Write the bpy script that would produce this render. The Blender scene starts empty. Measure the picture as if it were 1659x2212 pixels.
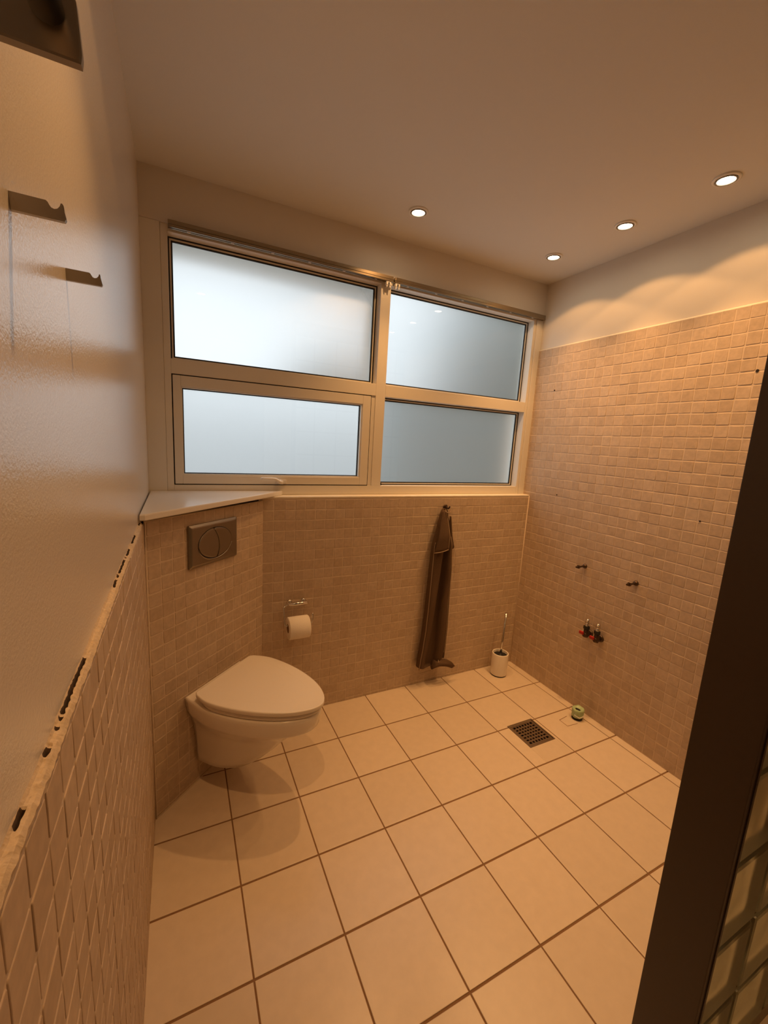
import bpy, bmesh, math, random
from mathutils import Vector, Matrix, noise
random.seed(7)
PI = math.pi
SC = bpy.context.scene
COL = SC.collection

# ------------------------------------------------------------------ camera
F_PX, YAW, PIT, ROL = 894.15, 0.46413, -0.16898, 0.05796
CAM = Vector((0.10517, -1.88115, 1.38835))
fw = Vector((math.sin(YAW) * math.cos(PIT), math.cos(YAW) * math.cos(PIT), math.sin(PIT)))
r0 = Vector((math.cos(YAW), -math.sin(YAW), 0)); u0 = r0.cross(fw)
rr = r0 * math.cos(ROL) + u0 * math.sin(ROL); uu = u0 * math.cos(ROL) - r0 * math.sin(ROL)
cd = bpy.data.cameras.new('camera'); cam = bpy.data.objects.new('camera', cd); COL.objects.link(cam)
cd.sensor_fit = 'HORIZONTAL'; cd.sensor_width = 36.0; cd.lens = 36.0 * F_PX / 1659.0
cd.clip_start = 0.01; cd.clip_end = 200
M = Matrix((rr, uu, -fw)).transposed().to_4x4(); M.translation = CAM
cam.matrix_world = M
SC.camera = cam

# ------------------------------------------------------------------ world, exposure
W = bpy.data.worlds.new('overcast_sky'); SC.world = W; W.use_nodes = True
bg = W.node_tree.nodes['Background']
bg.inputs[0].default_value = (0.88, 0.95, 1.0, 1); bg.inputs[1].default_value = 1.38
SC.view_settings.view_transform = 'Standard'; SC.view_settings.look = 'None'
SC.view_settings.gamma = 1.0; SC.view_settings.use_curve_mapping = False
SC.view_settings.exposure = 0.0
SC.cycles.use_denoising = True
SC.cycles.max_bounces = 14; SC.cycles.diffuse_bounces = 4; SC.cycles.glossy_bounces = 4
SC.cycles.transmission_bounces = 10; SC.cycles.sample_clamp_indirect = 6.0
SC.cycles.blur_glossy = 0.5

LAMP_W = 3.6             # wide beam
CORE_W = 26.0            # narrow bright beam
LAMP_COL = (1.0, 0.50, 0.17)

# ------------------------------------------------------------------ room numbers (metres)
XR = 2.043               # tile face of the right wall
XRP = 2.050              # painted face above it
XLP = -0.008             # painted left wall (its tile face is x = 0)
H = 2.335                # ceiling
YB = 0.055               # painted face of the window wall
YF = -2.75               # wall behind the camera
LEDGE = 1.113
BOX_A = Vector((0, -0.40, 0)); BOX_B = Vector((0.44, 0, 0))
BT = (BOX_B - BOX_A).normalized(); BN = Vector((BT.y, -BT.x, 0))

# ------------------------------------------------------------------ materials
def new_mat(name):
    m = bpy.data.materials.new(name); m.use_nodes = True
    return m, m.node_tree, m.node_tree.nodes['Principled BSDF']

def plain(name, col, rough=0.5, metal=0.0, bump=0.0, scale=200.0, var=0.0, coat=0.0, spec=0.5):
    m, t, b = new_mat(name)
    b.inputs['Base Color'].default_value = (*col, 1); b.inputs['Roughness'].default_value = rough
    b.inputs['Metallic'].default_value = metal
    b.inputs['Specular IOR Level'].default_value = spec
    if coat: b.inputs['Coat Weight'].default_value = coat; b.inputs['Coat Roughness'].default_value = 0.05
    if bump or var:
        tc = t.nodes.new('ShaderNodeTexCoord'); n = t.nodes.new('ShaderNodeTexNoise')
        n.inputs['Scale'].default_value = scale; n.inputs['Detail'].default_value = 4
        t.links.new(tc.outputs['Object'], n.inputs['Vector'])
        if bump:
            bp = t.nodes.new('ShaderNodeBump'); bp.inputs['Strength'].default_value = bump
            bp.inputs['Distance'].default_value = 0.002
            t.links.new(n.outputs['Fac'], bp.inputs['Height']); t.links.new(bp.outputs['Normal'], b.inputs['Normal'])
        if var:
            mx = t.nodes.new('ShaderNodeMix'); mx.data_type = 'RGBA'
            mx.inputs[6].default_value = (*[c * (1 - var) for c in col], 1)
            mx.inputs[7].default_value = (*[min(1, c * (1 + var)) for c in col], 1)
            t.links.new(n.outputs['Fac'], mx.inputs[0]); t.links.new(mx.outputs[2], b.inputs['Base Color'])
    return m

def island_mat(name, ca, cb, rough, mottle=0.10, scale=60, bump=0.15):
    """every separate tile of a mesh gets its own tone, plus fine mottling"""
    m, t, b = new_mat(name)
    g = t.nodes.new('ShaderNodeNewGeometry'); rp = t.nodes.new('ShaderNodeValToRGB')
    rp.color_ramp.elements[0].color = (*ca, 1); rp.color_ramp.elements[1].color = (*cb, 1)
    t.links.new(g.outputs['Random Per Island'], rp.inputs['Fac'])
    tc = t.nodes.new('ShaderNodeTexCoord'); n = t.nodes.new('ShaderNodeTexNoise')
    n.inputs['Scale'].default_value = scale; n.inputs['Detail'].default_value = 6
    t.links.new(tc.outputs['Object'], n.inputs['Vector'])
    mr = t.nodes.new('ShaderNodeMapRange'); mr.inputs[1].default_value = 0.3; mr.inputs[2].default_value = 0.7
    mr.inputs[3].default_value = 1 - mottle; mr.inputs[4].default_value = 1 + mottle
    t.links.new(n.outputs['Fac'], mr.inputs[0])
    mx = t.nodes.new('ShaderNodeVectorMath'); mx.operation = 'SCALE'
    t.links.new(rp.outputs['Color'], mx.inputs[0]); t.links.new(mr.outputs[0], mx.inputs['Scale'])
    t.links.new(mx.outputs[0], b.inputs['Base Color'])
    b.inputs['Roughness'].default_value = rough
    bp = t.nodes.new('ShaderNodeBump'); bp.inputs['Strength'].default_value = bump; bp.inputs['Distance'].default_value = 0.001
    t.links.new(n.outputs['Fac'], bp.inputs['Height']); t.links.new(bp.outputs['Normal'], b.inputs['Normal'])
    return m

M_TILE = island_mat('tumbled_stone_tile', (0.505, 0.385, 0.275), (0.57, 0.445, 0.33), 0.60)
M_GROUT = plain('pale_tile_grout', (0.66, 0.535, 0.41), 0.85, bump=0.3, scale=300, var=0.06)
M_PAINT = plain('satin_cream_paint', (0.74, 0.68, 0.60), 0.5, bump=0.10, scale=220)
M_PAINTL = plain('satin_roller_paint', (0.78, 0.735, 0.68), 0.20, bump=0.20, scale=320, spec=0.8)
M_CEIL = plain('matt_ceiling_paint', (0.74, 0.715, 0.67), 0.8, bump=0.08, scale=300)
M_FLOOR = island_mat('cream_floor_tile', (0.66, 0.55, 0.43), (0.71, 0.595, 0.47), 0.30, mottle=0.03, scale=30, bump=0.05)
M_FGROUT = plain('brown_floor_grout', (0.24, 0.13, 0.06), 0.9, bump=0.3, scale=300, var=0.2)
M_SEAL = plain('cream_plaster_edge', (0.82, 0.74, 0.60), 0.75, bump=0.3, scale=150)
M_FRAME = plain('white_window_lacquer', (0.80, 0.75, 0.66), 0.35, bump=0.03, scale=60)
M_GASK = plain('black_rubber', (0.012, 0.011, 0.010), 0.5)
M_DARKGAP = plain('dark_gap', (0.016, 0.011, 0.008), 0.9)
M_CER = plain('white_glazed_ceramic', (0.86, 0.80, 0.72), 0.12, coat=0.3)
M_LID = plain('white_seat_plastic', (0.85, 0.79, 0.71), 0.22)
M_CHROME = plain('polished_chrome', (0.72, 0.70, 0.67), 0.14, metal=1.0)
M_SATIN = plain('satin_nickel', (0.30, 0.265, 0.225), 0.30, metal=0.9, bump=0.03, scale=400)
M_BRONZE = plain('bronze_anodised_rail', (0.30, 0.235, 0.155), 0.30, metal=0.85)
M_HOOK = plain('dark_polished_steel', (0.34, 0.30, 0.25), 0.16, metal=1.0)
M_PAPER = plain('white_paper', (0.88, 0.82, 0.74), 0.9, bump=0.3, scale=250)
M_CARD = plain('brown_cardboard', (0.30, 0.17, 0.08), 0.9)
M_TOWEL = plain('dark_taupe_terry', (0.125, 0.078, 0.048), 1.0, bump=1.0, scale=420, var=0.25, spec=0.1)
M_HEM = plain('lighter_taupe_hem', (0.30, 0.215, 0.145), 1.0, bump=0.6, scale=500, spec=0.1)
M_BLACK = plain('black_bristle_plastic', (0.012, 0.012, 0.014), 0.6)
M_SHELF = plain('white_laminate', (0.82, 0.79, 0.75), 0.24, spec=0.9)
M_STEEL = plain('dark_stainless_steel', (0.30, 0.24, 0.185), 0.40, metal=0.9, var=0.2, scale=80)
M_RED = plain('red_lever_plastic', (0.42, 0.02, 0.015), 0.4)
M_BOLT = plain('dark_threaded_steel', (0.10, 0.065, 0.045), 0.45, metal=0.8)
M_GREEN = plain('pale_green_plastic_wrap', (0.40, 0.52, 0.30), 0.35, var=0.25, scale=60, bump=0.4)
M_WHITEP = plain('white_plastic', (0.86, 0.83, 0.78), 0.3)
M_BROWN = plain('dark_brown_panel', (0.050, 0.031, 0.019), 0.40, bump=0.04, scale=90, var=0.1)
M_MORTAR = plain('grey_block_mortar', (0.30, 0.25, 0.18), 0.9, bump=0.3, scale=200)
M_HOLE = plain('dark_drill_hole', (0.02, 0.012, 0.01), 1.0)
M_PIT = plain('dark_drain_pit', (0.015, 0.010, 0.007), 0.9)

def glass_mat(name, col, rough, bump=0.0, scale=30.0):
    m = bpy.data.materials.new(name); m.use_nodes = True; t = m.node_tree
    t.nodes.clear(); o = t.nodes.new('ShaderNodeOutputMaterial'); g = t.nodes.new('ShaderNodeBsdfGlass')
    g.inputs['Color'].default_value = (*col, 1); g.inputs['Roughness'].default_value = rough; g.inputs['IOR'].default_value = 1.45
    t.links.new(g.outputs[0], o.inputs[0])
    if bump:
        tc = t.nodes.new('ShaderNodeTexCoord'); n = t.nodes.new('ShaderNodeTexNoise'); n.inputs['Scale'].default_value = scale
        bp = t.nodes.new('ShaderNodeBump'); bp.inputs['Strength'].default_value = bump; bp.inputs['Distance'].default_value = 0.01
        t.links.new(tc.outputs['Object'], n.inputs['Vector']); t.links.new(n.outputs['Fac'], bp.inputs['Height'])
        t.links.new(bp.outputs['Normal'], g.inputs['Normal'])
    return m
M_PANE = glass_mat('pane_smooth_side', (0.97, 0.98, 0.98), 0.0)
M_FROST = glass_mat('pane_frosted_side', (0.97, 0.98, 0.98), 0.62)
_t = M_FROST.node_tree; _tr = _t.nodes.new('ShaderNodeBsdfTranslucent'); _tr.inputs[0].default_value = (0.97, 0.98, 0.98, 1)
_mx = _t.nodes.new('ShaderNodeMixShader'); _mx.inputs[0].default_value = 0.18
_out = [n for n in _t.nodes if n.type == 'OUTPUT_MATERIAL'][0]; _gl = [n for n in _t.nodes if n.type == 'BSDF_GLASS'][0]
_t.links.new(_gl.outputs[0], _mx.inputs[1]); _t.links.new(_tr.outputs[0], _mx.inputs[2]); _t.links.new(_mx.outputs[0], _out.inputs[0])
M_BLOCK = glass_mat('glass_block', (0.86, 0.88, 0.78), 0.30, bump=0.25, scale=14)

def emit_mat(name, col, s):
    m = bpy.data.materials.new(name); m.use_nodes = True; t = m.node_tree
    t.nodes.clear(); o = t.nodes.new('ShaderNodeOutputMaterial'); e = t.nodes.new('ShaderNodeEmission')
    e.inputs[0].default_value = (*col, 1); e.inputs[1].default_value = s
    t.links.new(e.outputs[0], o.inputs[0]); return m
M_BULB = emit_mat('lamp_glow', (1.0, 0.82, 0.55), 45.0)

# ------------------------------------------------------------------ mesh helpers
class MB:
    """collects shapes, then becomes ONE mesh object"""
    def __init__(s): s.v = []; s.f = []; s.m = []; s.sm = []
    def poly(s, vs, fs, mi=0, smooth=False):
        o = len(s.v); s.v += [tuple(p) for p in vs]
        for f in fs: s.f.append([o + i for i in f]); s.m.append(mi); s.sm.append(smooth)
    def quad(s, a, b, c, d, mi=0): s.poly([a, b, c, d], [(0, 1, 2, 3)], mi)
    def box(s, x0, x1, y0, y1, z0, z1, mi=0, bev=0.0):
        if bev <= 0:
            v = [(x0,y0,z0),(x1,y0,z0),(x1,y1,z0),(x0,y1,z0),(x0,y0,z1),(x1,y0,z1),(x1,y1,z1),(x0,y1,z1)]
            s.poly(v, [(0,3,2,1),(4,5,6,7),(0,1,5,4),(1,2,6,5),(2,3,7,6),(3,0,4,7)], mi); return
        bm = bmesh.new(); bmesh.ops.create_cube(bm, size=1)
        for w in bm.verts:
            w.co = Vector(((x0+x1)/2 + w.co.x*(x1-x0), (y0+y1)/2 + w.co.y*(y1-y0), (z0+z1)/2 + w.co.z*(z1-z0)))
        bmesh.ops.bevel(bm, geom=bm.edges[:], offset=bev, segments=2, affect='EDGES', profile=0.6)
        s.add_bm(bm, mi)
    def add_bm(s, bm, mi=0, smooth=False):
        bm.verts.ensure_lookup_table(); bm.verts.index_update()
        s.poly([w.co[:] for w in bm.verts], [[w.index for w in f.verts] for f in bm.faces], mi, smooth); bm.free()
    def loft(s, rings, mi=0, cap0=True, cap1=True, smooth=True, closed=True):
        o = len(s.v); n = len(rings[0])
        for r in rings: s.v += [tuple(p) for p in r]
        for k in range(len(rings) - 1):
            for i in range(n if closed else n - 1):
                j = (i + 1) % n
                s.f.append([o+k*n+i, o+k*n+j, o+(k+1)*n+j, o+(k+1)*n+i]); s.m.append(mi); s.sm.append(smooth)
        if cap0: s.f.append([o + i for i in reversed(range(n))]); s.m.append(mi); s.sm.append(False)
        if cap1: s.f.append([o + (len(rings)-1)*n + i for i in range(n)]); s.m.append(mi); s.sm.append(False)
    def tube(s, path, rad, n=12, mi=0, caps=True):
        path = [Vector(p) for p in path]; rings = []; up = None
        for i, p in enumerate(path):
            d = (path[min(i+1, len(path)-1)] - path[max(i-1, 0)]).normalized()
            if up is None:
                up = Vector((0,0,1)) if abs(d.z) < 0.9 else Vector((1,0,0))
            a = d.cross(up).normalized(); b = a.cross(d).normalized(); up = b
            R = rad[i] if isinstance(rad, (list, tuple)) else rad
            rings.append([p + (a*math.cos(2*PI*k/n) + b*math.sin(2*PI*k/n))*R for k in range(n)])
        s.loft(rings, mi, caps, caps)
    def lathe(s, prof, c=(0,0,0), n=32, mi=0, axis='z', cap0=True, cap1=True):
        c = Vector(c); rings = []
        for r, h in prof:
            ring = []
            for k in range(n):
                a = 2*PI*k/n; x, y = r*math.cos(a), r*math.sin(a)
                ring.append(c + (Vector((x,y,h)) if axis == 'z' else Vector((h,x,y)) if axis == 'x' else Vector((y,h,x))))
            rings.append(ring)
        s.loft(rings, mi, cap0, cap1)
    def build(s, name, mats, parent=None, recalc=True):
        me = bpy.data.meshes.new(name); me.from_pydata(s.v, [], s.f)
        for m in (mats if isinstance(mats, (list, tuple)) else [mats]): me.materials.append(m)
        me.polygons.foreach_set('material_index', s.m); me.polygons.foreach_set('use_smooth', s.sm)
        if recalc:
            bm = bmesh.new(); bm.from_mesh(me); bmesh.ops.recalc_face_normals(bm, faces=bm.faces[:]); bm.to_mesh(me); bm.free()
        me.update()
        o = bpy.data.objects.new(name, me); COL.objects.link(o)
        if parent is not None: o.parent = parent
        return o

def tag(o, label=None, cat=None, group=None, kind=None):
    if label: o['label'] = label
    if cat: o['category'] = cat
    if group: o['group'] = group
    if kind: o['kind'] = kind
    return o
def struct(o, label, cat): return tag(o, label, cat, kind='structure')
def empty(name, loc, rz=0.0):
    e = bpy.data.objects.new(name, None); COL.objects.link(e); e.location = loc; e.rotation_euler = (0, 0, rz)
    e.empty_display_size = 0.05; return e
def dup(root, loc, rz=None):
    c = root.copy(); COL.objects.link(c); c.location = loc
    if rz is not None: c.rotation_euler = (0, 0, rz)
    for ch in list(root.children):
        k = ch.copy(); COL.objects.link(k); k.parent = c
        for g in list(ch.children):
            q = g.copy(); COL.objects.link(q); q.parent = k
    return c

def arc(c, r, a0, a1, n, ax, ay):
    return [Vector(c) + Vector(ax)*r*math.cos(a0+(a1-a0)*k/n) + Vector(ay)*r*math.sin(a0+(a1-a0)*k/n) for k in range(n+1)]

PITCH = 0.0492
def mosaic(mb, O, U, V, N, w, h, uoff=0.0, vtop=None, seed=1, mt=0, mg=1, bev=0.003, thick=0.006, wave=0.0012):
    """tumbled square tiles on a grout bed: O corner, U along, V up, N out of the wall (tile face on the plane)"""
    rnd = random.Random(seed); O, U, V, N = map(Vector, (O, U, V, N))
    vtop = h if vtop is None else vtop
    g = 0.0009
    mb.quad(O - N*g, O + U*w - N*g, O + U*w + V*h - N*g, O + V*h - N*g, mg)
    nu = int(w / PITCH) + 2; nv = int(h / PITCH) + 2
    for iv in range(-1, nv):
        v1 = vtop - iv * PITCH; v0 = v1 - PITCH
        if v1 < 0.004 or v0 > h - 0.004: continue
        for iu in range(-1, nu):
            a0 = uoff + iu * PITCH; a1 = a0 + PITCH
            if a1 < 0.004 or a0 > w - 0.004: continue
            j = lambda s=0.0009: rnd.uniform(-s, s)
            gp = rnd.uniform(0.0009, 0.0019); gq = rnd.uniform(0.0014, 0.0026)
            uu0, uu1 = max(a0 + gp + j(), 0.0006), min(a1 - gp + j(), w - 0.0006)
            vv0, vv1 = max(v0 + gq + j(), 0.0006), min(v1 - gq + j(), h - 0.0006)
            if uu1 - uu0 < 0.006 or vv1 - vv0 < 0.006: continue
            sk = j(0.0007)
            c4 = [(uu0, vv0 + sk), (uu1, vv0 - sk), (uu1, vv1 - sk), (uu0, vv1 + sk)]
            rad = min(rnd.uniform(0.0015, 0.0048), (uu1-uu0)*0.35, (vv1-vv0)*0.35)
            tilt_u, tilt_v = j(0.010), j(0.010); lift = rnd.uniform(-0.0003, 0.0005)
            pts = []
            for k in range(4):
                p = Vector(c4[k]); q = Vector(c4[k-1]); nx = Vector(c4[(k+1) % 4])
                d0 = (q - p).normalized(); d1 = (nx - p).normalized()
                pts += [p + d0*rad, p + (d0 + d1)*rad*0.30, p + d1*rad]
                md = (p + nx)/2; pts.append(md + Vector((d1.y, -d1.x))*j(wave*0.5))
            cu, cv = (uu0+uu1)/2, (vv0+vv1)/2
            def ring(inset, z):
                out = []
                for p in pts:
                    d = Vector((cu - p.x, cv - p.y)); L = d.length
                    q = p + d*min(inset/L, 0.6)
                    out.append(O + U*q.x + V*q.y + N*(z + (q.x-cu)*tilt_u + (q.y-cv)*tilt_v))
                return out
            mb.loft([ring(0, -g - 0.0002), ring(0.0002, lift - 0.0006), ring(0.0006, lift - 0.0002), ring(0.0015, lift)], mt, cap0=False, cap1=True)

# ================================================================== STRUCTURE
# ---- floor: 25 cm tiles, cut around the drain
DX0, DX1, DY0, DY1 = 1.566, 1.730, -0.655, -0.495
fl = MB()
gx, gy = 0.0022, 0.0030
def ftile(x0, x1, y0, y1, z=0.0, b=0.0016):
    r = lambda i, zz: [(x0+i, y0+i, zz), (x1-i, y0+i, zz), (x1-i, y1-i, zz), (x0+i, y1-i, zz)]
    fl.loft([r(0, -0.006), r(0, z-b*0.6), r(b*0.4, z-b*0.15), r(b, z)], 0, cap0=False, smooth=False)
xs = [-0.02] + [0.2475 + 0.25*i for i in range(-1, 8)][1:] + [2.06]
ys = [0.02] + [-0.2545 - 0.25*j for j in range(0, 10)] + [YF - 0.01]
for i in range(len(xs)-1):
    for jx in range(len(ys)-1):
        x0, x1, y1, y0 = xs[i]+gx, xs[i+1]-gx, ys[jx]-gy, ys[jx+1]+gy
        if y0 > y1 - 0.01: continue
        cx, cy = (x0+x1)/2, (y0+y1)/2
        if x0 < (DX0+DX1)/2 < x1 and y0 < -0.575 < y1:
            ftile(x0, DX0, y0, y1); ftile(DX1, x1, y0, y1); ftile(DX0+1e-4, DX1-1e-4, y0, DY0)
        elif x0 < (DX0+DX1)/2 < x1 and y0 < -0.40 < y1:
            ftile(x0, x1, y0 , y1)
        else: ftile(x0, x1, y0, y1)
zg = -0.0022
for a in ((-0.05, DX0, YF-0.05, 0.1), (DX1, 2.1, YF-0.05, 0.1), (DX0, DX1, YF-0.05, DY0), (DX0, DX1, DY1, 0.1)):
    fl.quad((a[0],a[2],zg), (a[1],a[2],zg), (a[1],a[3],zg), (a[0],a[3],zg), 1)
floor = struct(fl.build('floor', [M_FLOOR, M_FGROUT]), 'cream square tiles with brown grout covering the whole floor', 'floor')
pt = MB()        # small cut patch of tile around the capped waste pipe
for (a, b) in (((1.866,-0.561),(1.866,-0.612)), ((1.866,-0.612),(1.935,-0.617)), ((1.866,-0.561),(1.93,-0.553))):
    a, b = Vector((*a, 0.0003)), Vector((*b, 0.0003)); d = (b-a).normalized(); n = Vector((-d.y, d.x, 0))*0.0016
    pt.quad(a-n, b-n, b+n, a+n)
pt.build('patch_joint', M_FGROUT, floor)

# ---- ceiling
ce = MB(); ce.box(-0.3, 2.4, YF-0.1, 0.3, H, H+0.12)
struct(ce.build('ceiling', M_CEIL), 'plain cream painted ceiling holding the recessed spotlights', 'ceiling')

# ---- left wall: paint above, mosaic below, broken ridge between
lw = MB()
lw.quad((XLP, YF, 1.09), (XLP, 0.3, 1.09), (XLP, 0.3, H), (XLP, YF, H), 2)
lw.box(-0.15, XLP, YF-0.1, 0.3, 0, 1.09, 1)
mosaic(lw, (0, YF, 0), (0,1,0), (0,0,1), (1,0,0), -YF - 0.395, 1.088, uoff=0.02, seed=3, wave=0.0016)
wl = struct(lw.build('wall_left', [M_TILE, M_GROUT, M_PAINTL], recalc=False), 'left wall, satin paint above and small stone tiles below', 'wall')
br = MB(); rows = []; deep = []
N_ = 1000
for i in range(N_ + 1):
    y = -2.4 + (2.4 - 0.46) * i / N_
    nz = lambda k, f=30: noise.noise(Vector((y*f, k*3.1, 0.3)))
    nz2 = lambda k: noise.noise(Vector((y*140, k*5.7, 1.3)))
    nz3 = lambda k: noise.noise(Vector((y*320, k*2.9, 4.3)))
    top = 1.105 + 0.0032*nz(1, 11) + 0.0018*nz(2, 45) + 0.0012*nz2(1)
    d = nz(4, 15) + 0.55*nz(5, 55) + 0.3*nz2(6); deep.append(d > 0.0)
    gap = 0.010*max(0.0, min(1.0, (d + 0.04)*5))
    rows.append([(XLP-0.001, y, top + 0.003 + 0.0012*nz2(7)), (XLP+0.0008+0.0009*nz2(9), y, top - 0.0005 + 0.0008*nz3(1)), (XLP+0.0018+0.0006*nz2(9), y, top - 0.002 - gap), (XLP+0.0034+0.0010*nz2(10), y, top - 0.0026 - gap + 0.0006*nz3(2)),
                 (XLP+0.0044+0.0012*nz2(10), y, top - 0.0028 + 0.0012*nz2(3)), (XLP+0.0066, y, top - 0.0042 + 0.0014*nz2(4) + 0.0008*nz3(3)),
                 (0.0014 + 0.0012*nz2(5), y, top - 0.0085 + 0.0024*nz(6, 60)), (0.0003, y, top - 0.015 + 0.0022*nz2(8))])
br.loft(rows, 0, False, False, smooth=False, closed=False)
for i in range(N_):
    if deep[i]:
        for k in (1, 2, 3): br.m[i*7 + k] = 1
tag(br.build('broken_tile_edge', [plain('chipped_plaster', (0.62, 0.50, 0.36), 0.9, bump=0.5, scale=220, var=0.25), plain('dark_crack', (0.10, 0.06, 0.035), 0.95)], wl, recalc=False), 'chipped plaster ridge along the top of the tiles')

# ---- right wall
rw = MB()
rw.quad((XRP, YF, 1.95), (XRP, YF, H), (XRP, 0.3, H), (XRP, 0.3, 1.95), 2)
rw.box(XR + 0.0022, 2.2, YF-0.1, 0.3, 0, 1.95, 1)
TOPR = 1.970
mosaic(rw, (XR, YB + 0.004, 0), (0,-1,0), (0,0,1), (-1,0,0), 2.5, TOPR, uoff=0.010, seed=5)
rows = []
for i in range(161):
    y = YB - 2.5*i/160
    k = 0.0012*noise.noise(Vector((y*40, 0, 0)))
    rows.append([(XRP+0.001, y, TOPR+0.006), (XR+0.002, y, TOPR+0.003+k), (XR-0.0004, y, TOPR+0.001+k), (XR, y, TOPR-0.003)])
rw.loft(rows, 3, False, False, closed=False)
wr = struct(rw.build('wall_right', [M_TILE, M_GROUT, M_PAINT, M_SEAL], recalc=False), 'right wall of small stone tiles under a painted strip lit by spotlights', 'wall')
for (y, z, r) in ((-1.040, 1.726, 0.0055), (-0.946, 1.136, 0.0035), (-0.098, 1.731, 0.0042), (-0.207, 1.143, 0.0036)):
    h = MB(); h.lathe([(r, 0.0), (r*0.9, -0.0022)], (XR, y, z), 14, axis='x'); h.build('drill_hole', M_HOLE, wr)

# ---- window wall: tiled parapet with ledge, header above the window
bw = MB()
bw.box(-0.15, 2.2, 0.0015, 0.25, 0, LEDGE - 0.008, 1)
mosaic(bw, (-0.0, 0, 0), (1,0,0), (0,0,1), (0,-1,0), XR, 1.107, uoff=0.0448, seed=9, vtop=1.0998)
rows = []
for i in range(121):
    x = XR*i/120; k = 0.0012*noise.noise(Vector((x*30, 4, 0)))
    rows.append([(x, 0.20, LEDGE), (x, 0.004, LEDGE), (x, -0.0006, LEDGE - 0.0012 + k), (x, -0.0008, LEDGE - 0.006 + k*1.5), (x, 0.001, LEDGE-0.009+k)])
bw.loft(rows, 2, False, False, closed=False, smooth=False)
bw.box(XLP, XRP, 0.050, 0.25, 2.156, H, 3)
bw.tube([(XR-0.001, -0.001, 0), (XR-0.001, -0.001, 1.108)], 0.0032, 8, 1)
wb = struct(bw.build('wall_back', [M_TILE, M_GROUT, M_SEAL, M_PAINT], recalc=False), 'window wall, stone tiled parapet with a narrow ledge and painted header', 'wall')

# ---- cistern casing across the left corner
dw = MB(); L = (BOX_B - BOX_A).length
mosaic(dw, BOX_A, BT, (0,0,1), BN, L, 1.094, uoff=0.008, seed=11)
a, b = BOX_A - BN*0.0014, BOX_B - BN*0.0014
z1 = 1.094
dw.poly([(a.x,a.y,0),(b.x,b.y,0),(0.0,0.03,0),(a.x,a.y,z1),(b.x,b.y,z1),(0.0,0.03,z1)], [(3,4,5),(0,2,1),(1,2,5,4),(2,0,3,5)], 1)
dw.tube([BOX_A + Vector((0.002,0.0,0)), BOX_A + Vector((0.002,0.0,1.092))], 0.0022, 8, 1)
dw.tube([BOX_A + Vector((0.001,-0.001,0.001)), BOX_B + Vector((0,-0.001,0.001))], 0.0022, 8, 1)
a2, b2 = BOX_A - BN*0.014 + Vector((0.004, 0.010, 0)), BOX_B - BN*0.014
wc = struct(dw.build('wall_corner', [M_TILE, M_GROUT, M_SEAL], recalc=False), 'stone tiled cistern casing set diagonally across the corner behind the toilet', 'wall')
rc = MB(); rc.poly([(a2.x,a2.y,1.093),(b2.x,b2.y,1.093),(b2.x,b2.y,1.1132),(a2.x,a2.y,1.1132)], [(0,1,2,3)]); rc.build('shadow_gap', M_DARKGAP, wc)  # dark sheet standing in for the shade under the shelf

# ---- wall behind the camera
fw_ = MB(); fw_.box(-0.3, 2.4, YF-0.1, YF, 0, H)
struct(fw_.build('wall_front', M_PAINT), 'plain painted wall behind the viewer', 'wall')
do = MB(); do.box(0.04, 0.96, YF+0.001, YF+0.04, 0.008, 2.05, 0, 0.004)  # unseen door added so the metal reflects something dark
for z0, z1 in ((0.18, 0.95), (1.08, 1.88)): do.box(0.17, 0.83, YF+0.03, YF+0.046, z0, z1, 0, 0.004)
door = struct(do.build('added_door', plain('added_dark_door', (0.045, 0.028, 0.018), 0.45)), 'unseen dark door added behind the viewer for the metal reflections', 'door')
kn = MB(); kn.tube([(0.88, YF+0.04, 1.03), (0.88, YF+0.085, 1.03), (0.78, YF+0.088, 1.03)], 0.009, 12); kn.build('door_handle', M_CHROME, door)

# ---- glass block partition with dark brown end panel
PX, PY0, PY1 = 0.990, -1.608, -1.507
zj = [0.05 + 0.1975*k for k in range(12)]; xj = [PX + 0.012, 1.170, 1.3675, 1.565, 1.7625, 1.96, XR]
# mortar grid (bars between blocks)
pm = MB()
for x in xj: pm.box(max(x-0.006, PX+0.012), min(x+0.006, XR), PY0+0.008, PY1-0.008, 0, H)
for z in zj: pm.box(PX+0.012, XR, PY0+0.008, PY1-0.008, z-0.006, z+0.006)
pm.box(PX+0.012, XR, PY0+0.004, PY1-0.004, 0, zj[0]); pm.box(PX+0.012, XR, PY0+0.004, PY1-0.004, zj[-1], H)
part = struct(pm.build('wall_partition', M_MORTAR), 'glass block partition with dark end panel at the right edge', 'wall')
gb = MB()
for x0, x1 in zip(xj[:-1], xj[1:]):
    for z0, z1 in zip(zj[:-1], zj[1:]):
        gb.box(x0+0.005, x1-0.005, PY0+0.001, PY1-0.001, z0+0.005, z1-0.005, 0, bev=0.008)
tag(gb.build('glass_blocks', M_BLOCK, part), 'wavy greenish glass blocks')
ep = MB(); ep.box(PX, PX+0.014, PY0-0.001, PY1+0.001, 0, H, 0, bev=0.002)
ep.box(PX+0.013, PX+0.020, PY0-0.003, PY0+0.010, 0, H)
tag(ep.build('end_panel', M_BROWN, part), 'dark brown vertical end panel')

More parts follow.
